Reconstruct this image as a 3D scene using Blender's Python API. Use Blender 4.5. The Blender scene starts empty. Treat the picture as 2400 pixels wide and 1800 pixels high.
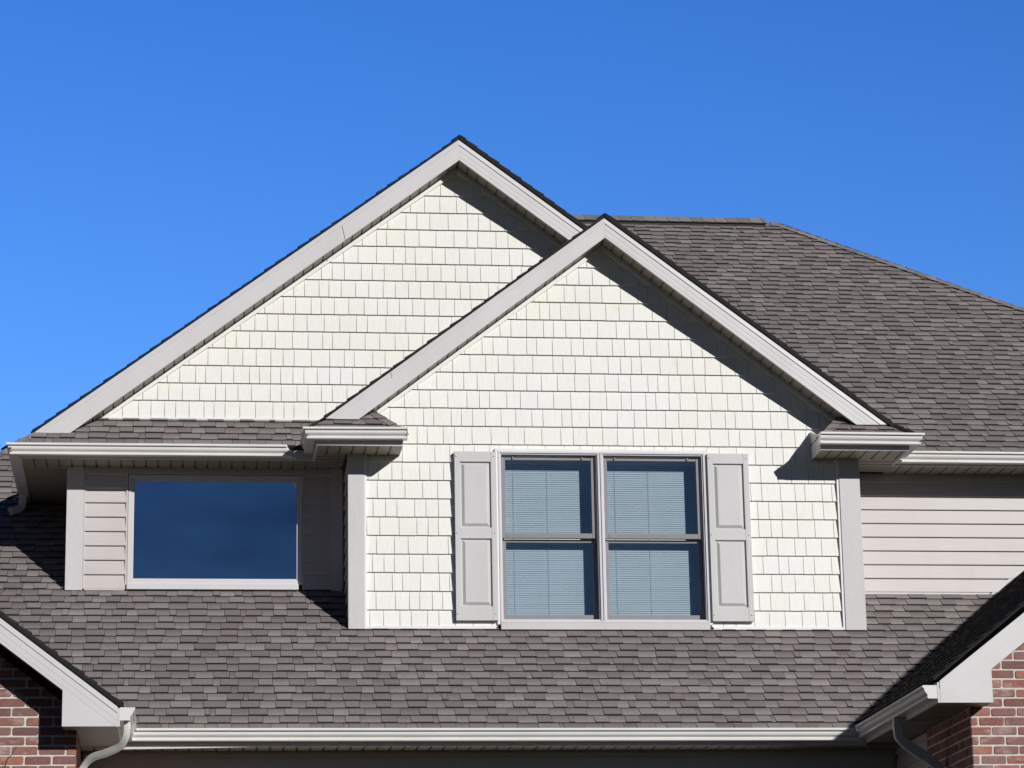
import bpy, math, random
from mathutils import Vector, Matrix

S = bpy.context.scene
COL = S.collection

# ------------------------------------------------------------------ camera
cam = bpy.data.cameras.new("camera")
cam.sensor_fit = 'HORIZONTAL'
cam.sensor_width = 36.0
cam.lens = 36.0 * 6722.118 / 2400.0
cam.clip_start = 0.1
cam.clip_end = 3000.0
camo = bpy.data.objects.new("camera", cam)
COL.objects.link(camo)
_r = (0.99326549, -0.11457135, -0.01723598)
_d = (0.01209923, 0.25052318, -0.96803499)
_f = (0.11522709, 0.9613072, 0.25022226)
camo.matrix_world = Matrix(((_r[0], -_d[0], -_f[0], 0.0), (_r[1], -_d[1], -_f[1], 0.0),
                            (_r[2], -_d[2], -_f[2], 1.6), (0, 0, 0, 1)))
S.camera = camo

# ------------------------------------------------------------------ sun, sky, exposure
SUN = Vector((0.665, -1.0, 0.51)).normalized()      # direction towards the sun
EL = math.asin(SUN.z)
sl = bpy.data.lights.new("sun", 'SUN')
sl.energy = 4.0
sl.angle = math.radians(0.53)
sl.color = (1.0, 0.975, 0.945)
so = bpy.data.objects.new("sun", sl)
COL.objects.link(so)
so.rotation_euler = SUN.to_track_quat('Z', 'Y').to_euler()
so.location = (15, -10, 20)

W = bpy.data.worlds.new("World")
S.world = W
W.use_nodes = True
wn = W.node_tree
wn.nodes.clear()
sky = wn.nodes.new('ShaderNodeTexSky')
sky.sky_type = 'NISHITA'
sky.sun_disc = False
sky.sun_elevation = EL
sky.sun_rotation = math.atan2(SUN.x, SUN.y)
sky.altitude = 300
sky.air_density = 1.0
sky.dust_density = 0.0
sky.ozone_density = 4.0
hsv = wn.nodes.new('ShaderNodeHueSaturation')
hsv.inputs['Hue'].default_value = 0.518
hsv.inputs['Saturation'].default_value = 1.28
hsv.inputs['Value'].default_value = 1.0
bg = wn.nodes.new('ShaderNodeBackground')
bg.inputs[1].default_value = 0.10
# added sky multiplier: dims overhead and the sun's side to deepen shadows, brightens opposite
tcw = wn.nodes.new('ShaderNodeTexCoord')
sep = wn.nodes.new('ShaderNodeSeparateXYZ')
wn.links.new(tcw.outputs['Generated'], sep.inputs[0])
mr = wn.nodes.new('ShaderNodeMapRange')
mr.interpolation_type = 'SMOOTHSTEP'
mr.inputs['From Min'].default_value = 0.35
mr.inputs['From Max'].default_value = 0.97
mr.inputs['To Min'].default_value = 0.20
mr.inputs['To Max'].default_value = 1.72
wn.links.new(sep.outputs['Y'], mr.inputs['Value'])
wo = wn.nodes.new('ShaderNodeOutputWorld')
wn.links.new(sky.outputs[0], hsv.inputs['Color'])
# made-up haze noise on the unseen sun's side, varies the window reflection
hz = wn.nodes.new('ShaderNodeTexNoise')
hz.inputs['Scale'].default_value = 5.0
hz.inputs['Detail'].default_value = 3.0
hmap = wn.nodes.new('ShaderNodeMapping')
hmap.inputs['Scale'].default_value = (3.0, 3.0, 9.0)
wn.links.new(tcw.outputs['Generated'], hmap.inputs['Vector'])
wn.links.new(hmap.outputs[0], hz.inputs['Vector'])
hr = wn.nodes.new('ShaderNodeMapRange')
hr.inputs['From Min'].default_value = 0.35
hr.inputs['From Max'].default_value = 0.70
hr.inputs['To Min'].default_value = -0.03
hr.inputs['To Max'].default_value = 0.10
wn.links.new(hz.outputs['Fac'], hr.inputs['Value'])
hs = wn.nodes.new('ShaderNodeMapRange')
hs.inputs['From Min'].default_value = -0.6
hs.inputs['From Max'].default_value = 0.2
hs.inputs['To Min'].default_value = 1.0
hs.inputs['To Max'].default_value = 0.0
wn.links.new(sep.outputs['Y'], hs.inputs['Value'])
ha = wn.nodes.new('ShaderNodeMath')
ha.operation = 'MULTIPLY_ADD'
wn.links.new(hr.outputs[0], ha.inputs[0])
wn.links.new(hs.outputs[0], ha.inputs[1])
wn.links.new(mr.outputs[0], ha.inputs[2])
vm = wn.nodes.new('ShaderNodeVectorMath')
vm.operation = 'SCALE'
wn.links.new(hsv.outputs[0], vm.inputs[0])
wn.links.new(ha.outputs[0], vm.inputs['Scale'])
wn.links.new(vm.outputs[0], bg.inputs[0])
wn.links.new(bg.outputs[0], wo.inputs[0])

S.view_settings.view_transform = 'Standard'
S.view_settings.look = 'None'
S.view_settings.exposure = 0.0
S.view_settings.gamma = 1.0
S.render.engine = 'CYCLES'
S.cycles.max_bounces = 10
S.cycles.transparent_max_bounces = 12
S.cycles.caustics_reflective = False
S.cycles.caustics_refractive = False

# ------------------------------------------------------------------ materials
def new_mat(name):
    m = bpy.data.materials.new(name)
    m.use_nodes = True
    nt = m.node_tree
    b = nt.nodes['Principled BSDF']
    return m, nt, b

def N(nt, typ, **kw):
    n = nt.nodes.new(typ)
    for k, v in kw.items():
        setattr(n, k, v)
    return n

def coords(nt, scale=(1, 1, 1)):
    g = N(nt, 'ShaderNodeNewGeometry')
    mp = N(nt, 'ShaderNodeMapping')
    mp.inputs['Scale'].default_value = scale
    nt.links.new(g.outputs['Position'], mp.inputs['Vector'])
    return mp.outputs[0]

def noise(nt, vec, scale, detail=3.0, rough=0.5):
    n = N(nt, 'ShaderNodeTexNoise')
    n.inputs['Scale'].default_value = scale
    n.inputs['Detail'].default_value = detail
    n.inputs['Roughness'].default_value = rough
    nt.links.new(vec, n.inputs['Vector'])
    return n.outputs['Fac']

def ramp(nt, fac, stops):
    r = N(nt, 'ShaderNodeValToRGB')
    e = r.color_ramp.elements
    e[0].position, e[0].color = stops[0][0], (*stops[0][1], 1)
    e[1].position, e[1].color = stops[-1][0], (*stops[-1][1], 1)
    for p, c in stops[1:-1]:
        k = e.new(p)
        k.color = (*c, 1)
    nt.links.new(fac, r.inputs[0])
    return r.outputs[0]

def mixmul(nt, a, b, fac=1.0):
    m = N(nt, 'ShaderNodeMix', data_type='RGBA', blend_type='MULTIPLY')
    m.inputs[0].default_value = fac
    nt.links.new(a, m.inputs[6])
    nt.links.new(b, m.inputs[7])
    return m.outputs[2]

def bump(nt, b, h, strength, dist):
    n = N(nt, 'ShaderNodeBump')
    n.inputs['Strength'].default_value = strength
    n.inputs['Distance'].default_value = dist
    nt.links.new(h, n.inputs['Height'])
    nt.links.new(n.outputs[0], b.inputs['Normal'])

def painted(name, col, rough=0.45, var=0.06, grain=(1, 1, 1), gscale=14.0, bstr=0.0, bdist=0.002, bscale=60.0):
    """painted or coated trim: faint blotches and dirt, optional embossed grain"""
    m, nt, b = new_mat(name)
    v = coords(nt, grain)
    f = noise(nt, v, gscale, 4.0, 0.6)
    lo = tuple(c * (1 - var) for c in col)
    hi = tuple(min(1, c * (1 + var)) for c in col)
    c = ramp(nt, f, [(0.3, lo), (0.7, hi)])
    v2 = coords(nt, (1, 1, 0.35))
    f2 = noise(nt, v2, 2.2, 5.0, 0.65)
    c2 = ramp(nt, f2, [(0.25, (0.93, 0.925, 0.91)), (0.6, (1, 1, 1))])
    nt.links.new(mixmul(nt, c, c2), b.inputs['Base Color'])
    b.inputs['Roughness'].default_value = rough
    if bstr:
        bump(nt, b, noise(nt, coords(nt, grain), bscale, 3.0, 0.6), bstr, bdist)
    return m

def colattr(nt):
    a = N(nt, 'ShaderNodeVertexColor')
    a.layer_name = 'Col'
    return a.outputs[0]

M = {}
M['fascia'] = painted('taupe_aluminium', (0.64, 0.625, 0.632), 0.42, 0.025, (1, 1, 1), 3.0)
M['trim_board'] = painted('taupe_trim', (0.59, 0.575, 0.58), 0.6, 0.03, (6, 6, 1), 9.0, 0.55, 0.003, 22.0)
M['siding'] = painted('taupe_siding', (0.565, 0.525, 0.515), 0.5, 0.03, (0.25, 1, 3), 14.0, 0.2, 0.001, 40.0)
M['white'] = painted('white_vinyl', (0.82, 0.815, 0.80), 0.4, 0.02)
M['gutter'] = painted('gutter_enamel', (0.78, 0.77, 0.745), 0.28, 0.03, (0.4, 1, 1), 6.0)
M['gutter'].node_tree.nodes['Principled BSDF'].inputs['Coat Weight'].default_value = 0.25
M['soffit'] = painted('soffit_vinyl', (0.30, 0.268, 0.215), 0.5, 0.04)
M['frame'] = painted('window_vinyl', (0.66, 0.645, 0.68), 0.35, 0.02)
M['sash'] = painted('sash_grey', (0.255, 0.245, 0.26), 0.35, 0.05)
M['shutter'] = painted('shutter_grey', (0.58, 0.575, 0.575), 0.5, 0.03, (5, 5, 0.6), 20.0, 0.25, 0.0012, 45.0)
M['dark'] = painted('drip_edge_dark', (0.012, 0.011, 0.012), 0.7, 0.1)
M['blind'] = painted('blind_white', (0.88, 0.88, 0.87), 0.45, 0.01)
M['interior'] = painted('interior_paint', (0.22, 0.21, 0.20), 0.8, 0.03)
M['downspout'] = painted('downspout_enamel', (0.62, 0.61, 0.58), 0.35, 0.05)

def mat_shake():
    m, nt, b = new_mat('cream_shake')
    base = colattr(nt)
    g = noise(nt, coords(nt, (26, 26, 1.1)), 3.0, 4.0, 0.65)          # vertical grain streaks
    c = ramp(nt, g, [(0.30, (0.90, 0.895, 0.87)), (0.5, (0.975, 0.975, 0.965)), (0.75, (1, 1, 1))])
    big = noise(nt, coords(nt, (0.5, 0.5, 0.9)), 2.6, 4.0, 0.6)       # yellowed patches
    c2 = ramp(nt, big, [(0.38, (0.995, 0.982, 0.935)), (0.62, (1, 1, 1))])
    nt.links.new(mixmul(nt, mixmul(nt, base, c), c2), b.inputs['Base Color'])
    b.inputs['Roughness'].default_value = 0.55
    bump(nt, b, noise(nt, coords(nt, (60, 60, 2.0)), 3.0, 3.0, 0.7), 0.25, 0.002)
    return m
M['shake'] = mat_shake()

def mat_shingle():
    m, nt, b = new_mat('asphalt_shingle')
    base = colattr(nt)
    g = noise(nt, coords(nt), 75.0, 4.0, 0.85)                        # mineral granules
    c = ramp(nt, g, [(0.3, (0.66, 0.655, 0.65)), (0.5, (1.0, 1.0, 1.0)), (0.72, (1.32, 1.32, 1.32))])
    w = noise(nt, coords(nt), 1.1, 4.0, 0.6)
    c2 = ramp(nt, w, [(0.3, (0.90, 0.895, 0.885)), (0.7, (1.06, 1.05, 1.05))])
    nt.links.new(mixmul(nt, mixmul(nt, base, c), c2), b.inputs['Base Color'])
    b.inputs['Roughness'].default_value = 0.9
    b.inputs['Specular IOR Level'].default_value = 0.25
    bump(nt, b, noise(nt, coords(nt), 320.0, 2.0, 0.7), 0.5, 0.002)
    return m
M['shingle'] = mat_shingle()

def mat_brick():
    m, nt, b = new_mat('red_brick')
    base = colattr(nt)
    f = noise(nt, coords(nt, (1, 1, 2.0)), 14.0, 5.0, 0.7)
    c = ramp(nt, f, [(0.3, (0.78, 0.74, 0.72)), (0.55, (1, 1, 1)), (0.75, (1.12, 1.2, 1.22))])
    # chalky lime bloom on some faces
    f2 = noise(nt, coords(nt, (1, 1, 1.6)), 5.5, 3.0, 0.6)
    bl = ramp(nt, f2, [(0.55, (0, 0, 0)), (0.68, (0.8, 0.8, 0.8))])
    mx = N(nt, 'ShaderNodeMix', data_type='RGBA')
    nt.links.new(bl, mx.inputs[0])
    nt.links.new(mixmul(nt, base, c), mx.inputs[6])
    mx.inputs[7].default_value = (0.40, 0.29, 0.27, 1)
    nt.links.new(mx.outputs[2], b.inputs['Base Color'])
    b.inputs['Roughness'].default_value = 0.85
    bump(nt, b, noise(nt, coords(nt), 90.0, 4.0, 0.7), 0.5, 0.004)
    return m
M['brick'] = mat_brick()

def mat_mortar():
    m, nt, b = new_mat('mortar')
    f = noise(nt, coords(nt), 45.0, 4.0, 0.7)
    nt.links.new(ramp(nt, f, [(0.3, (0.52, 0.48, 0.43)), (0.7, (0.70, 0.66, 0.60))]), b.inputs['Base Color'])
    b.inputs['Roughness'].default_value = 0.95
    bump(nt, b, f, 0.5, 0.005)
    return m
M['mortar'] = mat_mortar()

def mat_glass(name, refl, tint, trans):
    """coated pane: mirror-like outer surface over a clear tinted sheet that lets sunlight in"""
    m = bpy.data.materials.new(name)
    m.use_nodes = True
    nt = m.node_tree
    nt.nodes.clear()
    out = N(nt, 'ShaderNodeOutputMaterial')
    mix = N(nt, 'ShaderNodeMixShader')
    tr = N(nt, 'ShaderNodeBsdfTransparent')
    tr.inputs[0].default_value = (*trans, 1)
    gl = N(nt, 'ShaderNodeBsdfGlossy')
    gl.inputs['Roughness'].default_value = 0.0
    gl.inputs['Color'].default_value = (*tint, 1)
    lw = N(nt, 'ShaderNodeFresnel')
    lw.inputs['IOR'].default_value = 1.5
    add = N(nt, 'ShaderNodeMath', operation='ADD')
    add.inputs[1].default_value = refl
    add.use_clamp = True
    nt.links.new(lw.outputs[0], add.inputs[0])
    ge = N(nt, 'ShaderNodeNewGeometry')
    inv = N(nt, 'ShaderNodeMath', operation='SUBTRACT')
    inv.inputs[0].default_value = 1.0
    nt.links.new(ge.outputs['Backfacing'], inv.inputs[1])
    fm = N(nt, 'ShaderNodeMath', operation='MULTIPLY')
    nt.links.new(add.outputs[0], fm.inputs[0])
    nt.links.new(inv.outputs[0], fm.inputs[1])
    nt.links.new(fm.outputs[0], mix.inputs[0])
    tm = N(nt, 'ShaderNodeMix', data_type='RGBA')          # the tint counts once per pane, not once per surface
    nt.links.new(ge.outputs['Backfacing'], tm.inputs[0])
    tm.inputs[6].default_value = (*trans, 1)
    tm.inputs[7].default_value = (1, 1, 1, 1)
    nt.links.new(tm.outputs[2], tr.inputs[0])
    nt.links.new(tr.outputs[0], mix.inputs[1])
    nt.links.new(gl.outputs[0], mix.inputs[2])
    nt.links.new(mix.outputs[0], out.inputs[0])
    f = noise(nt, coords(nt), 0.9, 1.0, 0.4)          # slight waviness of the pane
    bp = N(nt, 'ShaderNodeBump')
    bp.inputs['Strength'].default_value = 0.10
    bp.inputs['Distance'].default_value = 0.01
    nt.links.new(f, bp.inputs['Height'])
    nt.links.new(bp.outputs[0], gl.inputs['Normal'])
    return m
M['glass'] = mat_glass('sash_glass', 0.20, (0.82, 0.9, 1.0), (0.76, 0.865, 0.92))
M['glass_big'] = mat_glass('picture_glass', 0.68, (0.80, 0.86, 0.95), (0.55, 0.66, 0.70))

def mat_ground():
    m, nt, b = new_mat('lawn')
    f = noise(nt, coords(nt), 3.0, 6.0, 0.7)
    nt.links.new(ramp(nt, f, [(0.3, (0.012, 0.014, 0.008)), (0.7, (0.028, 0.028, 0.017))]), b.inputs['Base Color'])
    b.inputs['Roughness'].default_value = 0.95
    return m
M['ground'] = mat_ground()
m, nt, b = new_mat('twig_bark')
nt.links.new(ramp(nt, noise(nt, coords(nt), 60.0), [(0.3, (0.10, 0.025, 0.022)), (0.7, (0.20, 0.06, 0.05))]), b.inputs['Base Color'])
b.inputs['Roughness'].default_value = 0.6
M['twig'] = m

# ------------------------------------------------------------------ mesh helpers
WORLD = {}          # world position of every object's origin

class MB:
    def __init__(self):
        self.v, self.f, self.c = [], [], []
    def face(self, pts, col=None):
        i = len(self.v)
        self.v += [tuple(p) for p in pts]
        self.f.append(tuple(range(i, i + len(pts))))
        self.c.append(col if (col is None or isinstance(col, list)) else [col] * len(pts))
    def mesh(self, verts, faces, col=None):
        i = len(self.v)
        self.v += [tuple(p) for p in verts]
        for f in faces:
            self.f.append(tuple(k + i for k in f))
            self.c.append(None if col is None else [col] * len(f))
    def box(self, x0, x1, y0, y1, z0, z1, col=None):
        v = [(x0, y0, z0), (x1, y0, z0), (x1, y1, z0), (x0, y1, z0), (x0, y0, z1), (x1, y0, z1), (x1, y1, z1), (x0, y1, z1)]
        self.mesh(v, [(0, 3, 2, 1), (4, 5, 6, 7), (0, 1, 5, 4), (1, 2, 6, 5), (2, 3, 7, 6), (3, 0, 4, 7)], col)
    def prism(self, a, b, col=None):
        """two matching loops of points joined by side faces"""
        n = len(a)
        i = len(self.v)
        self.v += [tuple(p) for p in a] + [tuple(p) for p in b]
        fs = [tuple(range(i + n - 1, i - 1, -1)), tuple(range(i + n, i + 2 * n))]
        fs += [(i + k, i + (k + 1) % n, i + n + (k + 1) % n, i + n + k) for k in range(n)]
        for f in fs:
            self.f.append(f)
            self.c.append(None if col is None else [col] * len(f))
    def xz(self, poly, y0, y1, col=None):
        self.prism([(x, y0, z) for x, z in poly], [(x, y1, z) for x, z in poly], col)
    def build(self, name, mat, parent=None, label=None, bevel=0.0, smooth=False, weld=False):
        xs = [p[0] for p in self.v]; ys = [p[1] for p in self.v]; zs = [p[2] for p in self.v]
        c = Vector(((min(xs) + max(xs)) / 2, (min(ys) + max(ys)) / 2, (min(zs) + max(zs)) / 2))
        me = bpy.data.meshes.new(name)
        me.from_pydata([(p[0] - c.x, p[1] - c.y, p[2] - c.z) for p in self.v], [], self.f)
        if any(k is not None for k in self.c):
            at = me.color_attributes.new('Col', 'FLOAT_COLOR', 'CORNER')
            flat = []
            for f, cl in zip(self.f, self.c):
                for j in range(len(f)):
                    q = cl[j] if cl else (0.5, 0.5, 0.5)
                    flat += [q[0], q[1], q[2], 1.0]
            at.data.foreach_set('color', flat)
        import bmesh
        bm = bmesh.new()
        bm.from_mesh(me)
        if weld:
            bmesh.ops.remove_doubles(bm, verts=bm.verts, dist=1e-5)
        bmesh.ops.recalc_face_normals(bm, faces=bm.faces)
        bm.to_mesh(me)
        bm.free()
        if smooth:
            for p in me.polygons:
                p.use_smooth = True
        me.materials.append(mat)
        o = bpy.data.objects.new(name, me)
        COL.objects.link(o)
        base = Vector((0, 0, 0))
        if parent is not None:
            o.parent = parent
            base = WORLD[parent.name]
        o.location = c - base
        WORLD[o.name] = c
        if label:
            o['label'] = label
        if bevel:
            md = o.modifiers.new('edge', 'BEVEL')
            md.width = bevel
            md.segments = 2
            md.limit_method = 'ANGLE'
            md.angle_limit = math.radians(40)
        return o

def empty(name, loc, label, cat, group=None):
    o = bpy.data.objects.new(name, None)
    COL.objects.link(o)
    o.location = loc
    o.empty_display_size = 0.3
    WORLD[o.name] = Vector(loc)
    o['label'] = label
    o['category'] = cat
    if group:
        o['group'] = group
    return o

def clip(poly, conv):
    """Sutherland-Hodgman: poly against a convex polygon (either winding)"""
    ar = sum(conv[i][0] * conv[(i + 1) % len(conv)][1] - conv[(i + 1) % len(conv)][0] * conv[i][1] for i in range(len(conv)))
    if ar < 0:
        conv = conv[::-1]
    out = list(poly)
    for i in range(len(conv)):
        ax, ay = conv[i]
        bx, by = conv[(i + 1) % len(conv)]
        inp, out = out, []
        if not inp:
            return []
        side = lambda p: (bx - ax) * (p[1] - ay) - (by - ay) * (p[0] - ax)
        for j in range(len(inp)):
            p, q = inp[j], inp[(j + 1) % len(inp)]
            sp, sq = side(p), side(q)
            if sp >= 0:
                out.append(p)
            if (sp >= 0) != (sq >= 0):
                t = sp / (sp - sq)
                out.append((p[0] + t * (q[0] - p[0]), p[1] + t * (q[1] - p[1])))
    # drop doubled points
    res = []
    for p in out:
        if not res or abs(p[0] - res[-1][0]) + abs(p[1] - res[-1][1]) > 1e-6:
            res.append(p)
    if len(res) > 1 and abs(res[0][0] - res[-1][0]) + abs(res[0][1] - res[-1][1]) < 1e-6:
        res.pop()
    if len(res) < 3:
        return []
    a = abs(sum(res[i][0] * res[(i + 1) % len(res)][1] - res[(i + 1) % len(res)][0] * res[i][1] for i in range(len(res)))) / 2
    return res if a > 1e-6 else []

SH_TONES = [(0.221, 0.199, 0.192), (0.246, 0.223, 0.217), (0.209, 0.183, 0.178), (0.267, 0.244, 0.235),
            (0.234, 0.206, 0.201), (0.218, 0.200, 0.193), (0.279, 0.254, 0.246), (0.230, 0.200, 0.196)]

def mul(c, k):
    return (c[0] * k, c[1] * k, c[2] * k)

def shingles(mb, P0, U, V, polys, seed, exposure=0.134, umin=None, umax=None, deck=0.034, relief=1.0, edge=0.17):
    """laminated shingle courses over a roof plane. polys: list of convex polygons in (u, v)"""
    rnd = random.Random(seed)
    P0, U, V = Vector(P0), Vector(U).normalized(), Vector(V).normalized()
    Nn = U.cross(V).normalized()
    if Nn.z < 0:
        Nn = -Nn
    P = lambda u, v, h: P0 + U * u + V * v + Nn * h
    u0 = min(p[0] for q in polys for p in q) if umin is None else umin
    u1 = max(p[0] for q in polys for p in q) if umax is None else umax
    v0 = min(p[1] for q in polys for p in q)
    v1 = max(p[1] for q in polys for p in q)
    k0 = math.floor((v0 - 0.001) / exposure)
    k1 = math.ceil(v1 / exposure)
    for k in range(k0, k1):
        u = u0 - rnd.random() * 0.4
        tooth = rnd.random() < 0.5
        wav = rnd.random() * 6.28
        while u < u1:
            w = rnd.uniform(0.12, 0.195) if tooth else rnd.uniform(0.095, 0.185)
            if rnd.random() < 0.08:
                w = rnd.uniform(0.035, 0.07)          # the end of one shingle against the next
            j = 0.002 * math.sin(u * 1.7 + wav) + rnd.uniform(-0.0015, 0.0015)
            a, b = k * exposure + j, (k + 1) * exposure + 0.012
            lift = ((0.0185 if tooth else 0.0115) + rnd.uniform(-0.0015, 0.0015)) * relief
            tone = rnd.choice(SH_TONES)
            if tooth:
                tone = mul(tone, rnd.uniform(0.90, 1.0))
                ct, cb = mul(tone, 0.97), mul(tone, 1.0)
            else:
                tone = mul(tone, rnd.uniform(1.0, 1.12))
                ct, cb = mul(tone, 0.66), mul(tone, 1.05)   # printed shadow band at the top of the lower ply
            gap = 0.0018
            rect = [(u + gap, a), (u + w - gap, a), (u + w - gap, b), (u + gap, b)]
            for pl in polys:
                q = clip(rect, pl)
                if not q:
                    continue
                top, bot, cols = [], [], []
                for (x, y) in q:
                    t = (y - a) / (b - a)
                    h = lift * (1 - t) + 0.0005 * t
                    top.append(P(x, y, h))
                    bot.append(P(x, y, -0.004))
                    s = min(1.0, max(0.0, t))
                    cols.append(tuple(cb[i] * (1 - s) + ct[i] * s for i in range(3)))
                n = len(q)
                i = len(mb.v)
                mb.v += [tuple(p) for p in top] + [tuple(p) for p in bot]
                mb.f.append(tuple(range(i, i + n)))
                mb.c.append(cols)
                ec = mul(tone, edge)
                for e in range(n):
                    mb.f.append((i + n + e, i + n + (e + 1) % n, i + (e + 1) % n, i + e))
                    mb.c.append([ec] * 4)
            u += w
            tooth = not tooth
    if deck:
        for pl in polys:
            mb.prism([P(x, y, -deck) for x, y in pl], [P(x, y, -0.003) for x, y in pl], (0.022, 0.020, 0.021))

def caps(mb, A, B, nl, nr, seed, step=0.14, half=0.13, lift=0.014, warm=1.0, thick=0.012):
    """ridge or hip cap shingles from A up to B; nl, nr: unit directions down each side"""
    rnd = random.Random(seed)
    A, B, nl, nr = Vector(A), Vector(B), Vector(nl).normalized(), Vector(nr).normalized()
    d = (B - A).normalized()
    L = (B - A).length
    up = Vector((0, 0, 1)) - d * d.z
    up.normalize()
    s = 0.0
    while s < L - 0.02:
        e = min(L, s + step + 0.02)
        t = rnd.choice(SH_TONES)
        t = (t[0] * rnd.uniform(0.95, 1.12) * warm, t[1] * rnd.uniform(0.95, 1.05) * warm ** 0.5, t[2] * 0.95)
        p0 = A + d * s + up * lift
        p1 = A + d * e + up * max(lift * 0.35, lift - 0.010)
        hh = half * rnd.uniform(0.96, 1.04)
        for nn in (nl, nr):
            o = up * -thick
            a = [p0, p0 + nn * hh, p1 + nn * hh, p1]
            b = [p + o for p in a]
            mb.face(a, t)
            for q in range(4):
                mb.face([a[q], a[(q + 1) % 4], b[(q + 1) % 4], b[q]], (0.02, 0.018, 0.018))
            mb.face(b[::-1], (0.02, 0.018, 0.018))
        s += step

def shake_wall(mb, polys, yf, z0, expo, x0, x1, z1, seed):
    """staggered-width vinyl shakes; face at yf, polys convex pieces in (x, z)"""
    rnd = random.Random(seed)
    k0 = math.floor((min(p[1] for q in polys for p in q) - z0) / expo)
    k1 = math.ceil((z1 - z0) / expo)
    for k in range(k0, k1):
        x = x0 - rnd.random() * 0.15
        za, zb = z0 + k * expo, z0 + (k + 1) * expo + 0.004
        rowtone = rnd.uniform(0.985, 1.0)
        last = 0
        while x < x1:
            w = rnd.choice([0.095, 0.105, 0.118, 0.128, 0.14, 0.15, 0.165, 0.18])
            if abs(w - last) < 0.005:
                w += 0.012
            last = w
            t = rnd.uniform(0.965, 1.0) * rowtone
            yel = rnd.uniform(0.0, 0.014)
            col = (0.84 * t, 0.84 * t, (0.829 - yel) * t)
            a = za + rnd.uniform(-0.0012, 0.0012)
            g = 0.0026
            rect = [(x + g, a), (x + w - g, a), (x + w - g, zb), (x + g, zb)]
            for pl in polys:
                q = clip(rect, pl)
                if not q:
                    continue
                fr = []
                for (px, pz) in q:
                    s = min(1, max(0, (pz - a) / (zb - a)))
                    fr.append((px, yf - 0.007 + 0.018 * s, pz))
                mb.prism(fr, [(px, yf + 0.0135, pz) for px, pz in q], col)
            x += w
    for pl in polys:
        mb.prism([(px, yf + 0.012, pz) for px, pz in pl], [(px, yf + 0.03, pz) for px, pz in pl], (0.62, 0.61, 0.56))

def lap(mb, pts_axis, a0, a1, out, zs, z_lo, z_hi):
    """lap siding: axis 'x' or 'y', from a0 to a1, face position `out`, exterior direction sign in pts_axis[1]"""
    ax, sgn, pos = pts_axis
    for i, z in enumerate(zs):
        za, zb = max(z, z_lo), min(zs[i] + (zs[1] - zs[0]), z_hi)
        if zb - za < 0.005:
            continue
        e = zs[1] - zs[0]
        oa = 0.023 - 0.020 * (za - z) / e
        ob = 0.023 - 0.020 * (zb - z) / e
        om = oa * 0.45 + ob * 0.55 + 0.0012
        zm = za + (zb - za) * 0.55
        prof = [(pos + sgn * oa, za + 0.003), (pos + sgn * om, zm), (pos + sgn * ob, zb), (pos - sgn * 0.02, zb), (pos - sgn * 0.02, za), (pos + sgn * (oa - 0.002), za)]
        if ax == 'x':
            mb.prism([(a0, y, zz) for y, zz in prof], [(a1, y, zz) for y, zz in prof])
        else:
            mb.prism([(y, a0, zz) for y, zz in prof], [(y, a1, zz) for y, zz in prof])

GP = [(0, 0), (.070, 0), (.079, .0015), (.082, .005), (.082, .0205), (.077, .023), (.064, .0235), (.066, .030), (.077, .0365), (.090, .046),
      (.0955, .059), (.0965, .070), (.0945, .0785), (.093, .0815), (.113, .083), (.1165, .087), (.1165, .100), (.114, .105), (.106, .105), (.103, .098),
      (.092, .075), (.074, .050), (.058, .032), (.058, .006), (.006, .006), (.006, .104), (0, .104)]

def gutter(name, parent, A, B, out, mA, mB, label=None, capA=False, capB=False):
    """K-style gutter: back-bottom edge runs A to B, `out` points away from the fascia, m = mitre slope at each end"""
    A, B, out = Vector(A), Vector(B), Vector(out)
    d = (B - A).normalized()
    up = Vector((0, 0, 1))
    mb = MB()
    la = [A + out * o + up * z - d * (mA * o) for o, z in GP]
    lb = [B + out * o + up * z + d * (mB * o) for o, z in GP]
    n = len(GP)
    i = len(mb.v)
    mb.v += [tuple(p) for p in la] + [tuple(p) for p in lb]
    for k in range(n):
        mb.f.append((i + k, i + (k + 1) % n, i + n + (k + 1) % n, i + n + k)); mb.c.append(None)
    mb.f.append(tuple(range(i, i + n))); mb.c.append(None)
    mb.f.append(tuple(range(i + 2 * n - 1, i + n - 1, -1))); mb.c.append(None)
    g = mb.build(name, M['gutter'], parent, label)
    for fl, P, dd in ((capA, A, -d), (capB, B, d)):
        if fl:
            c = MB()
            op = [(0, 0), (.072, 0), (.081, .004), (.081, .022), (.080, .031), (.090, .043), (.100, .058), (.1055, .071), (.1055, .080), (.1165, .086), (.1165, .104), (0, .104)]
            op = [(o * 1.012, z * 1.01 - 0.0006) for o, z in op]
            c.prism([P + out * o + up * z + dd * 0.0015 for o, z in op], [P + out * o + up * z + dd * 0.006 for o, z in op])
            c.build('end_cap', M['gutter'], g)
    return g

def soffit(mb, A, D, length, dep, up, pitch=0.115, thick=0.014):
    """vented soffit panels: run along D, each panel spans `dep`"""
    A, D, dep, up = Vector(A), Vector(D).normalized(), Vector(dep), Vector(up).normalized()
    s = 0.0
    while s < length - 1e-4:
        e = min(length, s + pitch - 0.017)
        a, b = A + D * s, A + D * e
        mb.prism([a, b, b + dep, a + dep], [a + up * thick, b + up * thick, b + dep + up * thick, a + dep + up * thick])
        s += pitch
    a, b = A + up * (thick + 0.0005), A + D * length + up * (thick + 0.0005)
    mb.prism([a, b, b + dep, a + dep], [p + up * 0.008 for p in (a, b, b + dep, a + dep)])

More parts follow.
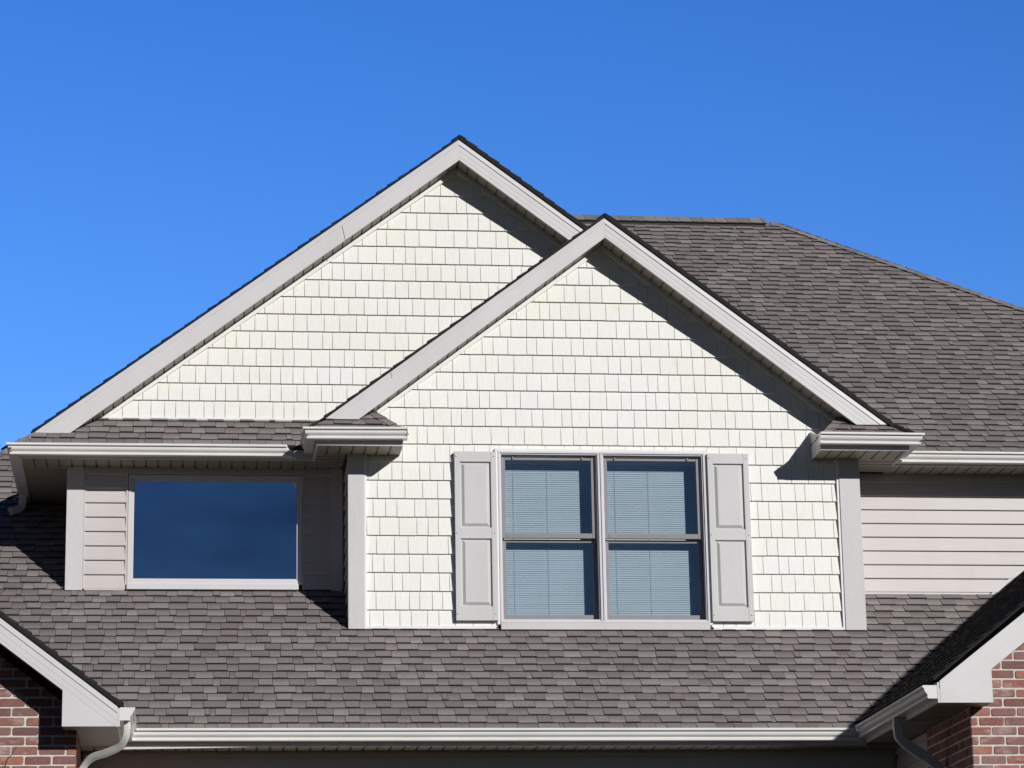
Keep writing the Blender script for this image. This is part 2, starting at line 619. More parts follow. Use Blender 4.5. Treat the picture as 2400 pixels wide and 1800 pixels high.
def sweep(mb, path, wx, wy, side, ridges=0):
    """rounded rectangular tube along a path; `side` is the direction of its width wx"""
    path = [Vector(p) for p in path]
    # Catmull-Rom resample
    pts = []
    n = len(path)
    for i in range(n - 1):
        p0, p1, p2, p3 = path[max(0, i - 1)], path[i], path[i + 1], path[min(n - 1, i + 2)]
        for k in range(8):
            t = k / 8
            pts.append(0.5 * ((2 * p1) + (p2 - p0) * t + (2 * p0 - 5 * p1 + 4 * p2 - p3) * t * t + (3 * p1 - p0 - 3 * p2 + p3) * t ** 3))
    pts.append(path[-1])
    r = 0.22
    sec = []
    for cx, cy, a0 in ((1, 1, 0), (-1, 1, 90), (-1, -1, 180), (1, -1, 270)):
        for k in range(4):
            a = math.radians(a0 + k * 30)
            sec.append((cx * (1 - r) + r * math.cos(a), cy * (1 - r) + r * math.sin(a)))
    side = Vector(side).normalized()
    rings = []
    for i, p in enumerate(pts):
        t = (pts[min(i + 1, len(pts) - 1)] - pts[max(i - 1, 0)]).normalized()
        s = (side - t * side.dot(t)).normalized()
        o = t.cross(s)
        k = 1.0 + (0.05 if (ridges and i % 2) else 0.0)
        rings.append([p + s * (a * wx / 2 * k) + o * (b * wy / 2 * k) for a, b in sec])
    m = len(sec)
    i0 = len(mb.v)
    for rg in rings:
        mb.v += [tuple(q) for q in rg]
    for i in range(len(rings) - 1):
        for k in range(m):
            a, b = i0 + i * m + k, i0 + i * m + (k + 1) % m
            mb.f.append((a, b, b + m, a + m)); mb.c.append(None)
    mb.f.append(tuple(range(i0 + m - 1, i0 - 1, -1))); mb.c.append(None)
    e = i0 + (len(rings) - 1) * m
    mb.f.append(tuple(range(e, e + m))); mb.c.append(None)

# ------------------------------------------------------------------ the setting: ground
mb = MB()
def gz(x, y):
    t = min(1, max(0, (y - 8) / 12.0))
    return 1.75 * t * t * (3 - 2 * t)
xs = [-900, -300, -100, -40, -15, -5, 5, 15, 40, 100, 300, 900]
ys = [-900, -300, -100, -40, -15, 0, 6, 8, 10, 12, 14, 16, 18, 20, 22, 26, 34, 60, 120, 300, 900]
vs = [(x, y, gz(x, y)) for y in ys for x in xs]
nx = len(xs)
mb.mesh(vs, [(j * nx + i, j * nx + i + 1, (j + 1) * nx + i + 1, (j + 1) * nx + i) for j in range(len(ys) - 1) for i in range(nx - 1)])
g = mb.build('ground', M['ground'])
g['kind'] = 'structure'

# ------------------------------------------------------------------ the house
house = empty('house', (3.5, 26.5, 1.75), 'two storey house with cream shake gables, grey shingle roofs and red brick wings', 'house')

WC, WL, WG = 26.0, 26.63, 26.66          # shake face of the projecting gable, lap siding wall, shake face of the large gable
GZ = 7.678                               # bottom of the upper gutters
SOF = 7.672                              # upper soffit height
OV = 0.404                               # fascia to wall

# ---- roofs -------------------------------------------------------
def plane_front(y):                      # lower front roof surface
    return 6.022 + 0.75 * (y - 26.0)
V75 = Vector((0, 0.8, 0.6))
def roof_xy(polys, y0, z0, slope):
    """(X, Y) polygons -> (u, v) on a plane rising with Y"""
    k = math.hypot(1, slope)
    return [[(x, (y - y0) * k) for x, y in q] for q in polys]

mb = MB()
fy0 = 24.484
pol = roof_xy([
    [(-6.52, fy0), (5.86, fy0), (7.31, 26.015), (-4.985, 26.015)],
    [(-4.985, 26.015), (1.58, 26.015), (1.58, 26.66), (-4.34, 26.66)],
    [(6.395, 26.015), (7.31, 26.015), (7.92, 26.66), (6.395, 26.66)],
    [(-4.34, 26.66), (-1.02, 26.66), (-1.02, 29.98)]], fy0, 0, 0.75)
shingles(mb, (0, fy0, plane_front(fy0)), (1, 0, 0), (0, 1, 0.75), pol, 11, 0.1345)
front_roof = mb.build('roof', M['shingle'], house, 'lower front roof of brown grey shingles below the windows')
mb = MB()
caps(mb, (-6.5, 24.5, plane_front(24.5)), (-1.05, 29.95, plane_front(29.95)), (-1, 0, -0.75), (0, -1, -0.75), 3, 0.14, 0.14, 0.016)
mb.build('ridge_cap', M['shingle'], front_roof)
# hidden left face of the same hip
mb = MB()
shl = [(-6.52, fy0, plane_front(fy0) - .01), (-1.0, 30.0, plane_front(30.0) - .01), (-6.52, 35.5, plane_front(fy0) - .01)]
mb.prism(shl, [(p[0], p[1], p[2] - .03) for p in shl], (0.14, 0.126, 0.122))
mb.build('hip_face', M['shingle'], front_roof)

# upper main roof
def plane_up(y):
    return 7.79 + 0.75 * (y - 26.196)
mb = MB()
uy0 = 26.196
pol = roof_xy([[(6.92, uy0), (12.36, uy0), (6.94, 31.50), (3.9, 31.54), (2.72, 30.5)]], uy0, 0, 0.75)
shingles(mb, (0, uy0, plane_up(uy0)), (1, 0, 0), (0, 1, 0.75), pol, 23, 0.134)
up_roof = mb.build('roof', M['shingle'], house, 'tall upper roof of brown grey shingles rising behind the gables')
mb = MB()
hr = [(12.4, uy0, plane_up(uy0)), (12.4, 37.0, plane_up(uy0)), (7.0, 31.58, plane_up(31.56))]
mb.prism(hr, [(p[0], p[1], p[2] - .03) for p in hr], (0.15, 0.135, 0.13))
hb = [(12.4, 37.0, plane_up(uy0)), (-1.4, 37.0, plane_up(uy0)), (3.9, 31.62, plane_up(31.60)), (7.0, 31.58, plane_up(31.56))]
mb.prism(hb, [(p[0], p[1], p[2] - .03) for p in hb], (0.15, 0.135, 0.13))
mb.build('hip_face', M['shingle'], up_roof)
mb = MB()
ry, rz = 31.55, plane_up(31.53)
x = 3.95
rnd = random.Random(5)
while x < 6.76:                                                    # raised ridge vent carrying its caps
    t = mul(rnd.choice(SH_TONES), 0.9)
    e = min(6.80, x + 0.155)
    for s in (-1, 1):
        a = [(x, ry, rz + .074), (e, ry, rz + .070), (e, ry + s * .15, rz - .036), (x, ry + s * .15, rz - .032)]
        b_ = [(p[0], p[1], p[2] - .012) for p in a]
        mb.face(a, t)
        mb.face(b_[::-1], (0.02, 0.018, 0.018))
        for q in range(4):
            mb.face([a[q], a[(q + 1) % 4], b_[(q + 1) % 4], b_[q]], (0.03, 0.027, 0.027))
    x += 0.14
mb.build('ridge_vent', M['shingle'], up_roof)
mb = MB()
mb.prism([(3.95, ry - .135, rz - .11), (3.95, ry + .135, rz - .11), (3.95, ry + .135, rz - .04), (3.95, ry, rz + .056), (3.95, ry - .135, rz - .04)], [(6.785, ry - .135, rz - .11), (6.785, ry + .135, rz - .11), (6.785, ry + .135, rz - .04), (6.785, ry, rz + .056), (6.785, ry - .135, rz - .04)], (0.03, 0.028, 0.028))
mb.build('vent_core', M['dark'], up_roof)
mb = MB()
caps(mb, (12.35, uy0 + .02, plane_up(uy0 + .02)), (6.94, 31.50, plane_up(31.50)), (1, 0, -0.75), (0, -1, -0.75), 8, 0.145, 0.135, 0.026, 0.97, 0.016)
caps(mb, (6.72, 31.55, rz - .004), (6.97, 31.52, rz - .008), (0, 1, -0.75), (0, -1, -0.75), 9, 0.14, 0.135, 0.030, 1.0, 0.02)
mb.build('ridge_cap', M['shingle'], up_roof)

# gables: apex x, top and bottom of the rake board, foot
def gable_roof(ax, az, fx, fz, ypts, seed, label, name='roof', lift=0.040, deck=0.034):
    """one slope of a gable roof. surface passes `lift` above the rake board line (ax,az)-(fx,fz).
    ypts: list of (x, y) polygon (convex) in plan"""
    d = Vector((ax - fx, 0, az - fz)).normalized()
    nrm = Vector((-d.z, 0, d.x)) if d.x > 0 else Vector((d.z, 0, -d.x))
    P0 = Vector((fx, 0, fz)) + nrm * lift
    k = abs(1.0 / d.x)
    if not isinstance(ypts[0], list):
        ypts = [ypts]
    polys = [[(y, (x - fx) * (1 if ax > fx else -1) * k) for x, y in yp] for yp in ypts]
    mb = MB()
    shingles(mb, P0, (0, 1, 0), d, polys, seed, 0.134, deck=deck, relief=0.7)
    return mb.build(name, M['shingle'], house, label)

CA = dict(x=3.999, zt=9.937, zb=9.746, fz=7.943, fo=(1.348, 6.650), fi=(1.650, 6.348))
LA = dict(x=2.685, zt=10.925, zb=10.718, fz=7.941, fo=(-1.340, 6.707), fi=(-1.014, 6.388))
YC, YG = 25.73, 26.39                     # rake board faces

# small gable: left slope dies into the big gable's wall, right slope runs back into the valley
gable_roof(CA['x'], CA['zt'], CA['fo'][0], CA['fz'], [[(1.15, YC - .018), (CA['x'] + .012, YC - .018), (CA['x'] + .012, WG), (1.15, WG)], [(1.15, 25.572), (1.30, YC - .0185), (1.15, YC - .0185)]], 31, 'left slope of the small front gable', lift=0.022, deck=0.016)
r_c = gable_roof(CA['x'], CA['zt'], CA['fo'][1], CA['fz'], [[(6.84, YC - .018), (CA['x'] - .012, YC - .018), (CA['x'] - .012, 29.2), (6.84, 26.35)], [(6.84, 25.572), (6.84, YC - .0185), (6.69, YC - .0185)]], 32, 'right slope of the small front gable')
r_l = gable_roof(LA['x'], LA['zt'], LA['fo'][0], LA['fz'], [(-1.36, YG - .018), (LA['x'] + .012, YG - .018), (LA['x'] + .012, 30.5), (-1.36, 28.4)], 33, 'left slope of the large gable', lift=0.022, deck=0.016)
gable_roof(LA['x'], LA['zt'], LA['fo'][1], LA['fz'], [(4.02, YG - .018), (LA['x'] - .012, YG - .018), (LA['x'] - .012, 30.5), (4.02, 29.2)], 34, 'right slope of the large gable')
for r, G, y0, y1, sd in ((r_c, CA, YC - .02, WG, 41), (r_l, LA, YG - .02, 30.4, 42)):
    mb = MB()
    zt = G['zt'] + .046
    caps(mb, (G['x'], y1, zt), (G['x'], y0, zt), (-1, 0, -0.75), (1, 0, -0.75), sd, 0.14, 0.095, 0.010)
    mb.build('ridge_cap', M['shingle'], r)

# pent roof at the foot of the large gable
mb = MB()
PS = 0.795
k = math.hypot(1, PS)
shingles(mb, (0, 26.194, 7.784), (1, 0, 0), (0, 1, PS), [[(-1.54, 0), (1.60, 0), (1.60, .468 * k), (-1.02, .468 * k)]], 51, 0.134)
pent = mb.build('pent_roof', M['shingle'], house, 'narrow shingle pent roof under the large gable')
mb = MB()
mb.prism([(-1.54, 26.194, 7.785), (-1.02, 26.66, 8.155), (-1.54, 26.66, 7.785)], [(-1.40, 26.23, 7.76), (-1.02, 26.65, 8.10), (-1.40, 26.66, 7.76)], (0.13, 0.115, 0.112))
caps(mb, (-1.55, 26.19, 7.785), (-1.03, 26.655, 8.15), (-1, 0, -.75), (0, -1, -.9), 52, 0.13, 0.10, 0.012)
mb.build('hip_cap', M['shingle'], pent)

# returns of the small gable
def ret(x0, x1, hipx, sd, lab, wallend):
    """x0..x1 eave; the hip is at x = hipx end"""
    mb = MB()
    ps = 0.77
    kk = math.hypot(1, ps)
    y0 = 25.564
    dpt = 0.45
    if hipx == x1:
        poly = [(x0, 0), (x1, 0), (x1 - .34, dpt * kk), (x0 + .47, dpt * kk)]
    else:
        poly = [(x0, 0), (x1, 0), (x1 - .47, dpt * kk), (x0 + .34, dpt * kk)]
    shingles(mb, (0, y0, 7.79), (1, 0, 0), (0, 1, ps), [poly], sd, 0.134)
    s = 1 if hipx == x1 else -1
    zt = 7.79 + ps * dpt
    tri = [(hipx, y0, 7.797), (hipx, y0 + dpt, 7.797), (hipx - s * .34, y0 + dpt, zt + .004)]
    mb.prism(tri, [(p[0] - s * .02, p[1], p[2] - .03) for p in tri], (0.135, 0.118, 0.114))
    r = mb.build('return_roof', M['shingle'], house, lab)
    mb = MB()
    caps(mb, (hipx, y0 - .004, 7.797), (hipx - s * .34, y0 + dpt, zt + .004), (s * .3, 1, -.3), (-s * .8, -.4, -.31), sd + 1, 0.17, 0.085, 0.010, 1.0, 0.006)
    mb.build('hip_cap', M['shingle'], r)
ret(1.15, 2.079, 2.079, 61, 'left eave return roof of the small gable', 0)
ret(5.955, 6.85, 5.955, 71, 'right eave return roof of the small gable', 0)

# ---- rake boards and their soffits ---------------------------------
def rake(G, side, yf, wall, lab):
    i = 0 if side < 0 else 1
    ax, zt, zb, fz, fo, fi = G['x'], G['zt'], G['zb'], G['fz'], G['fo'][i], G['fi'][i]
    mb = MB()
    mb.xz([(ax, zt), (ax, zb), (fi, fz), (fo, fz)], yf, yf + .03)
    rb = mb.build('rake_board', M['fascia'], house, lab, bevel=0.002)
    # drip trim: top back, bottom proud, so it leans to the sky
    mb = MB()
    h = 0.052
    def dn(x, z, q):
        return (x, z - q)
    t0, t1 = (ax, zt + .004), (fo, fz + .004)
    sl = (zt - fz) / (ax - fo)
    b0 = (ax, zt - h)
    b1 = (fo + (h if side < 0 else -h) / abs(sl), fz + .001)
    b1 = (fo + (0.052 / abs(sl)) * (1 if side < 0 else -1), fz + .001)
    v = [(t0[0], yf - .004, t0[1]), (t1[0], yf - .004, t1[1]), (b1[0], yf - .007, b1[1]), (b0[0], yf - .007, b0[1])]
    w = [(t0[0], yf - .0005, t0[1]), (t1[0], yf - .0005, t1[1]), (b1[0], yf - .0005, b1[1]), (b0[0], yf - .0005, b0[1])]
    mb.prism(v, w)
    mb.build('drip_edge', M['fascia'], rb)
    # rib pressed into the aluminium
    mb = MB()
    for q, dp in ((0.105, .0014), (0.16, .0014)):
        a0 = (ax, zt - q)
        a1x = fo + (q / abs(sl)) * (1 if side < 0 else -1)
        mb.prism([(ax, yf - dp, zt - q), (a1x, yf - dp, fz + .002), (a1x, yf - .0004, fz + .002), (ax, yf - .0004, zt - q)],
                 [(ax, yf - .0008, zt - q - .007), (a1x, yf - .0008, fz - .003), (a1x, yf - .0004, fz - .003), (ax, yf - .0004, zt - q - .007)])
    mb.build('pressed_rib', M['fascia'], rb)
    # soffit
    mb = MB()
    d = Vector((fi - ax, 0, fz - zb))
    L = d.length
    nn = Vector((-d.z, 0, d.x)).normalized()
    if nn.z < 0:
        nn = -nn
    A = Vector((ax, yf + .031, zb)) + nn * .010
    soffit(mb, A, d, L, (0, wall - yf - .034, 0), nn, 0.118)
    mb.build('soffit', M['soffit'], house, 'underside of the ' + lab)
    # white trim along the wall under the soffit
    mb = MB()
    e = d.normalized()
    q0, q1 = Vector((ax, 0, zb)) + nn * .0095, Vector((fi, 0, fz)) + nn * .0095 - e * 0.0
    o = nn * -.042
    mb.prism([(p.x, wall - .022, p.z) for p in (q0, q1, q1 + o, Vector((ax, 0, q0.z - .042 / nn.z)) if 1 else q0 + o)],
             [(p.x, wall - .002, p.z) for p in (q0, q1, q1 + o, Vector((ax, 0, q0.z - .042 / nn.z)) if 1 else q0 + o)])
    return rb, mb
wall_trims = {}
SEAMS = {('l', -1): 1.53, ('c', -1): 1.95}
for G, yf, wall, key, nm in ((CA, YC, WC, 'c', 'small front gable'), (LA, YG, WG, 'l', 'large gable')):
    for s, sd in ((-1, 'left'), (1, 'right')):
        rb, t = rake(G, s, yf, wall, sd + ' taupe rake board of the ' + nm)
        wall_trims[(key, s)] = t
        if (key, s) in SEAMS:                          # lapped joint in the aluminium cover
            xj = SEAMS[(key, s)]
            f = (G['x'] - xj) / (G['x'] - G['fo'][0])
            zt0 = G['zt'] + (G['fz'] - G['zt']) * f
            hh = .205 if key == 'l' else .05
            mbs = MB()
            mbs.xz([(xj, zt0 - .003), (xj + .22 * hh, zt0 - hh), (xj + .22 * hh + .0035, zt0 - hh + .001), (xj + .0035, zt0)], yf - (.004 if key == 'l' else .008), yf - .0002)
            mbs.build('lap_joint', M['sash'], rb)

# ---- shake walls ---------------------------------------------------
mb = MB()
def roofline(G, off=0.0):
    return G['x'], G['zb'] + off, (G['zb'] - G['fz']) / (G['x'] - G['fi'][0])
ax, za, sl = roofline(CA, 0.0)
gpoly = [(1.735, 6.055), (6.195, 6.055), (6.195, za - sl * (6.195 - ax)), (ax, za), (1.735, za - sl * (ax - 1.735))]
pieces = [clip(gpoly, [(0, 0), (2.945, 0), (2.945, 20), (0, 20)]), clip(gpoly, [(4.945, 0), (9, 0), (9, 20), (4.945, 20)]),
          clip(gpoly, [(2.945, 7.725), (4.945, 7.725), (4.945, 20), (2.945, 20)])]
shake_wall(mb, pieces, WC, 6.0365, 0.1746, 1.7, 6.25, 9.8, 101)
cw = mb.build('shake_wall', M['shake'], house, 'cream shake wall of the small front gable around the twin window')
for s in (-1, 1):
    wall_trims[('c', s)].build('soffit_trim', M['white'], cw, bevel=0.002)
mb = MB()
mb.box(1.725, 2.93, WC - .018, WC + .01, 6.030, 6.058)
mb.build('base_trim', M['white'], cw, bevel=0.002)
mb = MB()
mb.box(4.96, 6.205, WC - .018, WC + .01, 6.028, 6.056)
mb.build('base_trim', M['white'], cw, bevel=0.002)
for a, b_ in ((1.716, 1.738), (6.192, 6.214)):
    mb = MB()
    mb.box(a, b_, WC - .02, WC + .02, 6.028, 7.668)
    mb.build('corner_trim', M['white'], cw, bevel=0.002)

ax, za, sl = roofline(LA, 0.0)
gpoly = [(ax - (za - 8.15) / sl, 8.15), (ax + (za - 8.15) / sl, 8.15), (ax, za)]
mb = MB()
shake_wall(mb, [gpoly], WG, 8.166, 0.1747, -0.8, 5.2, 10.8, 203)
lw = mb.build('shake_wall', M['shake'], house, 'cream shake wall of the large gable')
for s in (-1, 1):
    wall_trims[('l', s)].build('soffit_trim', M['white'], lw, bevel=0.002)
mb = MB()
mb.box(-0.735, 1.9, WG - .02, WG + .012, 8.140, 8.170)
mb.build('base_trim', M['white'], lw, bevel=0.002)

# corner boards of the small gable: two boards meet at each corner
for x0, x1, lab in ((1.564, 1.715, 'left'), (6.215, 6.413, 'right')):
    mb = MB()
    mb.box(x0, x1, WC - .030, WC + .03, 6.025, SOF)
    mb.build('corner_board', M['trim_board'], house, lab + ' taupe corner board of the small gable', bevel=0.003)
# side walls of the small gable
for x, s in ((1.566, -1), (6.411, 1)):
    mb = MB()
    zs = [6.03 + 0.137 * i for i in range(13)]
    lap(mb, ('y', s, x - s * .016), WC + .15, WL, None, zs, 6.03, SOF)
    mb.box(min(x - s * .001, x - s * .05), max(x - s * .001, x - s * .05), WC + .031, WC + .149, 6.03, SOF)
    mb.build('siding_wall', M['siding'], house, 'narrow side wall of the small gable')

# ---- lap siding walls ----------------------------------------------
ZS = [6.5065 + 0.1372 * i for i in range(-16, 10)]
lz = [z for z in ZS if z > 6.45]
mb = MB()
lap(mb, ('x', -1, WL), -0.875, -0.468, None, lz, 6.5, SOF)
lap(mb, ('x', -1, WL), 1.178, 1.45, None, lz, 6.5, SOF)
lap(mb, ('x', -1, WL), -0.468, 1.178, None, lz, 7.61, SOF)
mb.box(-1.03, -0.47, WL + .021, WL + .12, 6.45, 7.9)
mb.box(1.18, 1.6, WL + .021, WL + .12, 6.45, 7.9)
mb.box(-0.469, 1.179, WL + .021, WL + .12, 7.612, 7.9)
sl_w = mb.build('siding_wall', M['siding'], house, 'taupe lap siding wall around the picture window')
for x0, x1 in ((-0.484, -0.466), (-0.876, -0.860), (1.174, 1.192), (1.428, 1.446)):
    mb = MB()
    mb.box(x0, x1, WL - .020, WL + .01, 6.504, SOF - .004)
    mb.build('corner_trim', M['siding'], sl_w, bevel=0.002)
mb = MB()
mb.box(-0.859, -0.485, WL - .021, WL + .01, 6.492, 6.512)
mb.build('base_trim', M['siding'], sl_w, bevel=0.002)
mb = MB()
mb.box(-1.036, -0.877, WL - .024, WL + .02, 6.492, SOF)
mb.build('corner_board', M['trim_board'], house, 'taupe corner board left of the picture window', bevel=0.003)
mb = MB()
mb.box(1.447, 1.552, WL - .024, WL + .02, 6.492, SOF)
mb.build('corner_board', M['trim_board'], house, 'shaded inside corner board right of the picture window', bevel=0.003)

mb = MB()
lap(mb, ('x', -1, WL), 6.42, 12.2, None, [6.37 + 0.1352 * i for i in range(12)], 6.40, SOF)
mb.box(6.42, 12.2, WL + .021, WL + .12, 6.0, 7.9)
rw = mb.build('siding_wall', M['siding'], house, 'taupe lap siding wall right of the small gable')
mb = MB()
mb.box(6.43, 7.80, WL - .020, WL + .005, 6.455, 6.502)
mb.build('base_trim', M['fascia'], rw, bevel=0.002)
mb = MB()                                  # stepped flashing trim along the garage roof
p0, p1 = (7.78, 6.425), (9.3, 7.62)
mb.prism([(p0[0], WL - .02, p0[1]), (p1[0], WL - .02, p1[1]), (p1[0], WL - .02, p1[1] + .04), (p0[0], WL - .02, p0[1] + .04)],
         [(p0[0], WL - .012, p0[1]), (p1[0], WL - .012, p1[1]), (p1[0], WL - .012, p1[1] + .04), (p0[0], WL - .012, p0[1] + .04)])
mb.build('flashing_trim', M['fascia'], rw)
# side and back walls of the body
mb = MB()
lap(mb, ('y', -1, -1.02), WL + .025, 33.0, None, ZS, 4.5, SOF)
mb.box(-1.0, -0.9, WL + .13, 33.0, 4.5, 7.9)
mb.build('siding_wall', M['siding'], house, 'shaded left side wall of the upper storey')
mb = MB()
mb.box(-1.0, 12.2, 36.5, 36.6, 1.7, 7.8)
mb.box(12.1, 12.2, 26.8, 36.4, 1.7, 7.8)
mb.build('back_wall', M['siding'], house)

# ---- eave fascias, soffits, gutters of the upper storey --------------
def fascia(x0, x1, y, z0, z1, lab=None, along='x'):
    mb = MB()
    if along == 'x':
        mb.box(x0, x1, y, y + .02, z0, z1)
    else:
        mb.box(y - .01, y + .01, x0, x1, z0, z1)
    return mb.build('fascia_board', M['fascia'], house, lab, bevel=0.0015)
FZ0, FZ1 = 7.662, 7.79
FL, FC = WL - OV, WC - OV
fascia(-1.443, 1.32, FL, FZ0, FZ1, 'fascia under the gutter above the picture window')
fascia(FL + .021, 28.2, -1.454, FZ0, FZ1, None, 'y')
fascia(6.74, 12.3, FL, FZ0, FZ1, 'fascia under the gutter above the right siding wall')
for sgn, xo, xi in ((-1, 1.253, 2.050), (1, 6.812, 5.960)):
    a, b_ = min(xo, xi), max(xo, xi)
    fascia(a, b_, FC, FZ0, FZ1, ('left' if sgn < 0 else 'right') + ' return fascia of the small gable')
    fascia(FC + .021, FL - .002, xo + (.01 if sgn < 0 else -.01), FZ0, FZ1, None, 'y')
    mb = MB()                              # end panel that closes the return box
    e = xi - .012 if sgn < 0 else xi
    mb.prism([(e, FC + .021, FZ0), (e, WC - .003, FZ0), (e, WC - .003, 7.93), (e, FC + .1, 7.83), (e, FC + .021, 7.79)],
             [(e + .012, FC + .021, FZ0), (e + .012, WC - .003, FZ0), (e + .012, WC - .003, 7.93), (e + .012, FC + .1, 7.83), (e + .012, FC + .021, 7.79)])
    mb.build('return_end_panel', M['fascia'], house)
    mb = MB()
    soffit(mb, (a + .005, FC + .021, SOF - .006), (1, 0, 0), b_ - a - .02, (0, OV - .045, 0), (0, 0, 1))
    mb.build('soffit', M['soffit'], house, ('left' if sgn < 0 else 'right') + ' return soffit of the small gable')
    mb = MB()                              # side soffit running back
    xs0 = xo + .021 if sgn < 0 else 6.42
    wdt = (1.545 - xs0) if sgn < 0 else (xo - .006 - 6.42)
    soffit(mb, (xs0, WC - .02, SOF - .004), (0, 1, 0), FL - WC + .31, (wdt, 0, 0), (0, 0, 1))
    mb.build('soffit', M['soffit'], house)
mb = MB()
soffit(mb, (-1.443, FL + .021, SOF), (1, 0, 0), 1.53 + 1.443, (0, OV - .022, 0), (0, 0, 1))
mb.build('soffit', M['soffit'], house, 'eave soffit above the picture window')
mb = MB()
soffit(mb, (-1.443, WL + .002, SOF + .001), (0, 1, 0), 1.6, (.42, 0, 0), (0, 0, 1))
mb.build('soffit', M['soffit'], house, 'dark side soffit at the left eave')
mb = MB()
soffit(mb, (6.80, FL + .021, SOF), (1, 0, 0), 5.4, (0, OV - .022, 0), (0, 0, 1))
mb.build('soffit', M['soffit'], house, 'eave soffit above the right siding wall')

yb, yc = FL - .0005, FC - .0005
gutter('gutter', house, (-1.465, yb, GZ), (1.11, yb, GZ + .004), (0, -1, 0), 1, -1, 'gutter above the picture window')
gutter('gutter', house, (-1.465, 28.12, GZ - .002), (-1.465, yb, GZ), (-1, 0, 0), 0, 1, 'side gutter at the left eave')
gutter('gutter', house, (1.243, yc, GZ + .026), (2.080, yc, GZ + .032), (0, -1, 0), 1, 0, 'short gutter on the left return', capB=True)
gutter('gutter', house, (1.243, yb - .118, GZ + .026), (1.243, yc, GZ + .026), (-1, 0, 0), 0, 1, 'side gutter left of the small gable')
gutter('gutter', house, (5.950, yc, GZ + .028), (6.822, yc, GZ + .026), (0, -1, 0), 0, 1, 'short gutter on the right return', capA=True)
gutter('gutter', house, (6.822, yc, GZ + .026), (6.822, yb - .118, GZ + .026), (1, 0, 0), 1, 0, 'side gutter right of the small gable')
gutter('gutter', house, (6.80, yb, GZ + .002), (12.3, yb, GZ - .004), (0, -1, 0), 0, 0, 'long gutter above the right siding wall')

mb = MB()
sweep(mb, [(-1.515, 27.95, 7.69), (-1.515, 27.95, 7.62), (-1.525, 27.94, 7.565), (-1.565, 27.90, 7.525), (-1.63, 27.85, 7.50)], .055, .075, (0, 1, 0))
mb.build('downspout', M['downspout'], house, 'short elbow at the back of the left side gutter', smooth=True)

# ---- lower front eave ------------------------------------------------
LZ = 4.797
FF = 24.516
mb = MB()
mb.xz([(-.45, 4.885), (-.45, 4.742), (.25, 4.7515), (.75, 4.762), (6.0, 4.760), (6.0, 4.885)], FF, FF + .02)
mb.build('fascia_board', M['fascia'], house, 'fascia under the long lower gutter')
mb = MB()
soffit(mb, (-.79, FF + .021, 4.764), (1, 0, 0), 7.1, (0, 24.85 - FF - .022, 0), (0, 0, 1))
mb.build('soffit', M['soffit'], house, 'soffit of the lower front eave')
mb = MB()
lap(mb, ('x', -1, 24.86), -0.78, 6.33, None, [1.7 + 0.137 * i for i in range(23)], 1.7, 4.763)
mb.build('siding_wall', M['siding'], house, 'shaded lower wall under the long front gutter')
gutter('gutter', house, (-.44, FF - .0005, LZ + .004), (5.99, FF - .0005, LZ - .004), (0, -1, 0), -1, -1, 'long lower front gutter')

# ---- twin window -------------------------------------------------------
def frame_rect(mb, x0, x1, z0, z1, w, y0, y1):
    """mitred rectangular frame, outer x0..x1, z0..z1, member width w"""
    o = [(x0, z0), (x1, z0), (x1, z1), (x0, z1)]
    i = [(x0 + w, z0 + w), (x1 - w, z0 + w), (x1 - w, z1 - w), (x0 + w, z1 - w)]
    for k in range(4):
        q = [o[k], o[(k + 1) % 4], i[(k + 1) % 4], i[k]]
        mb.xz(q, y0, y1)
mb = MB()
frame_rect(mb, 2.968, 4.930, 6.090, 7.712, .018, WC - .030, WC + .20)
frame_rect(mb, 2.9865, 4.9115, 6.1085, 7.6935, .012, WC - .018, WC + .19)
for xm in (3.907, 3.934):
    mb.box(xm, xm + .020, WC - .028, WC + .19, 6.109, 7.693)
mb.box(3.9275, 3.9335, WC - .012, WC + .18, 6.109, 7.693)
mb.box(3.896, 3.9065, WC - .014, WC + .19, 6.121, 7.681)
mb.box(3.9545, 3.965, WC - .014, WC + .19, 6.121, 7.681)
twin = mb.build('window', M['frame'], house, 'twin double hung window with closed white blinds', bevel=0.002)
mb = MB()
frame_rect(mb, 2.940, 4.956, 6.07, 7.738, .026, WC - .024, WC + .03)
mb.build('casing_trim', M['white'], twin, bevel=0.003)
mb = MB()
mb.box(2.972, 4.928, WC - .036, WC + .02, 6.022, 6.0885)
mb.build('sill', M['trim_board'], twin, bevel=0.004)
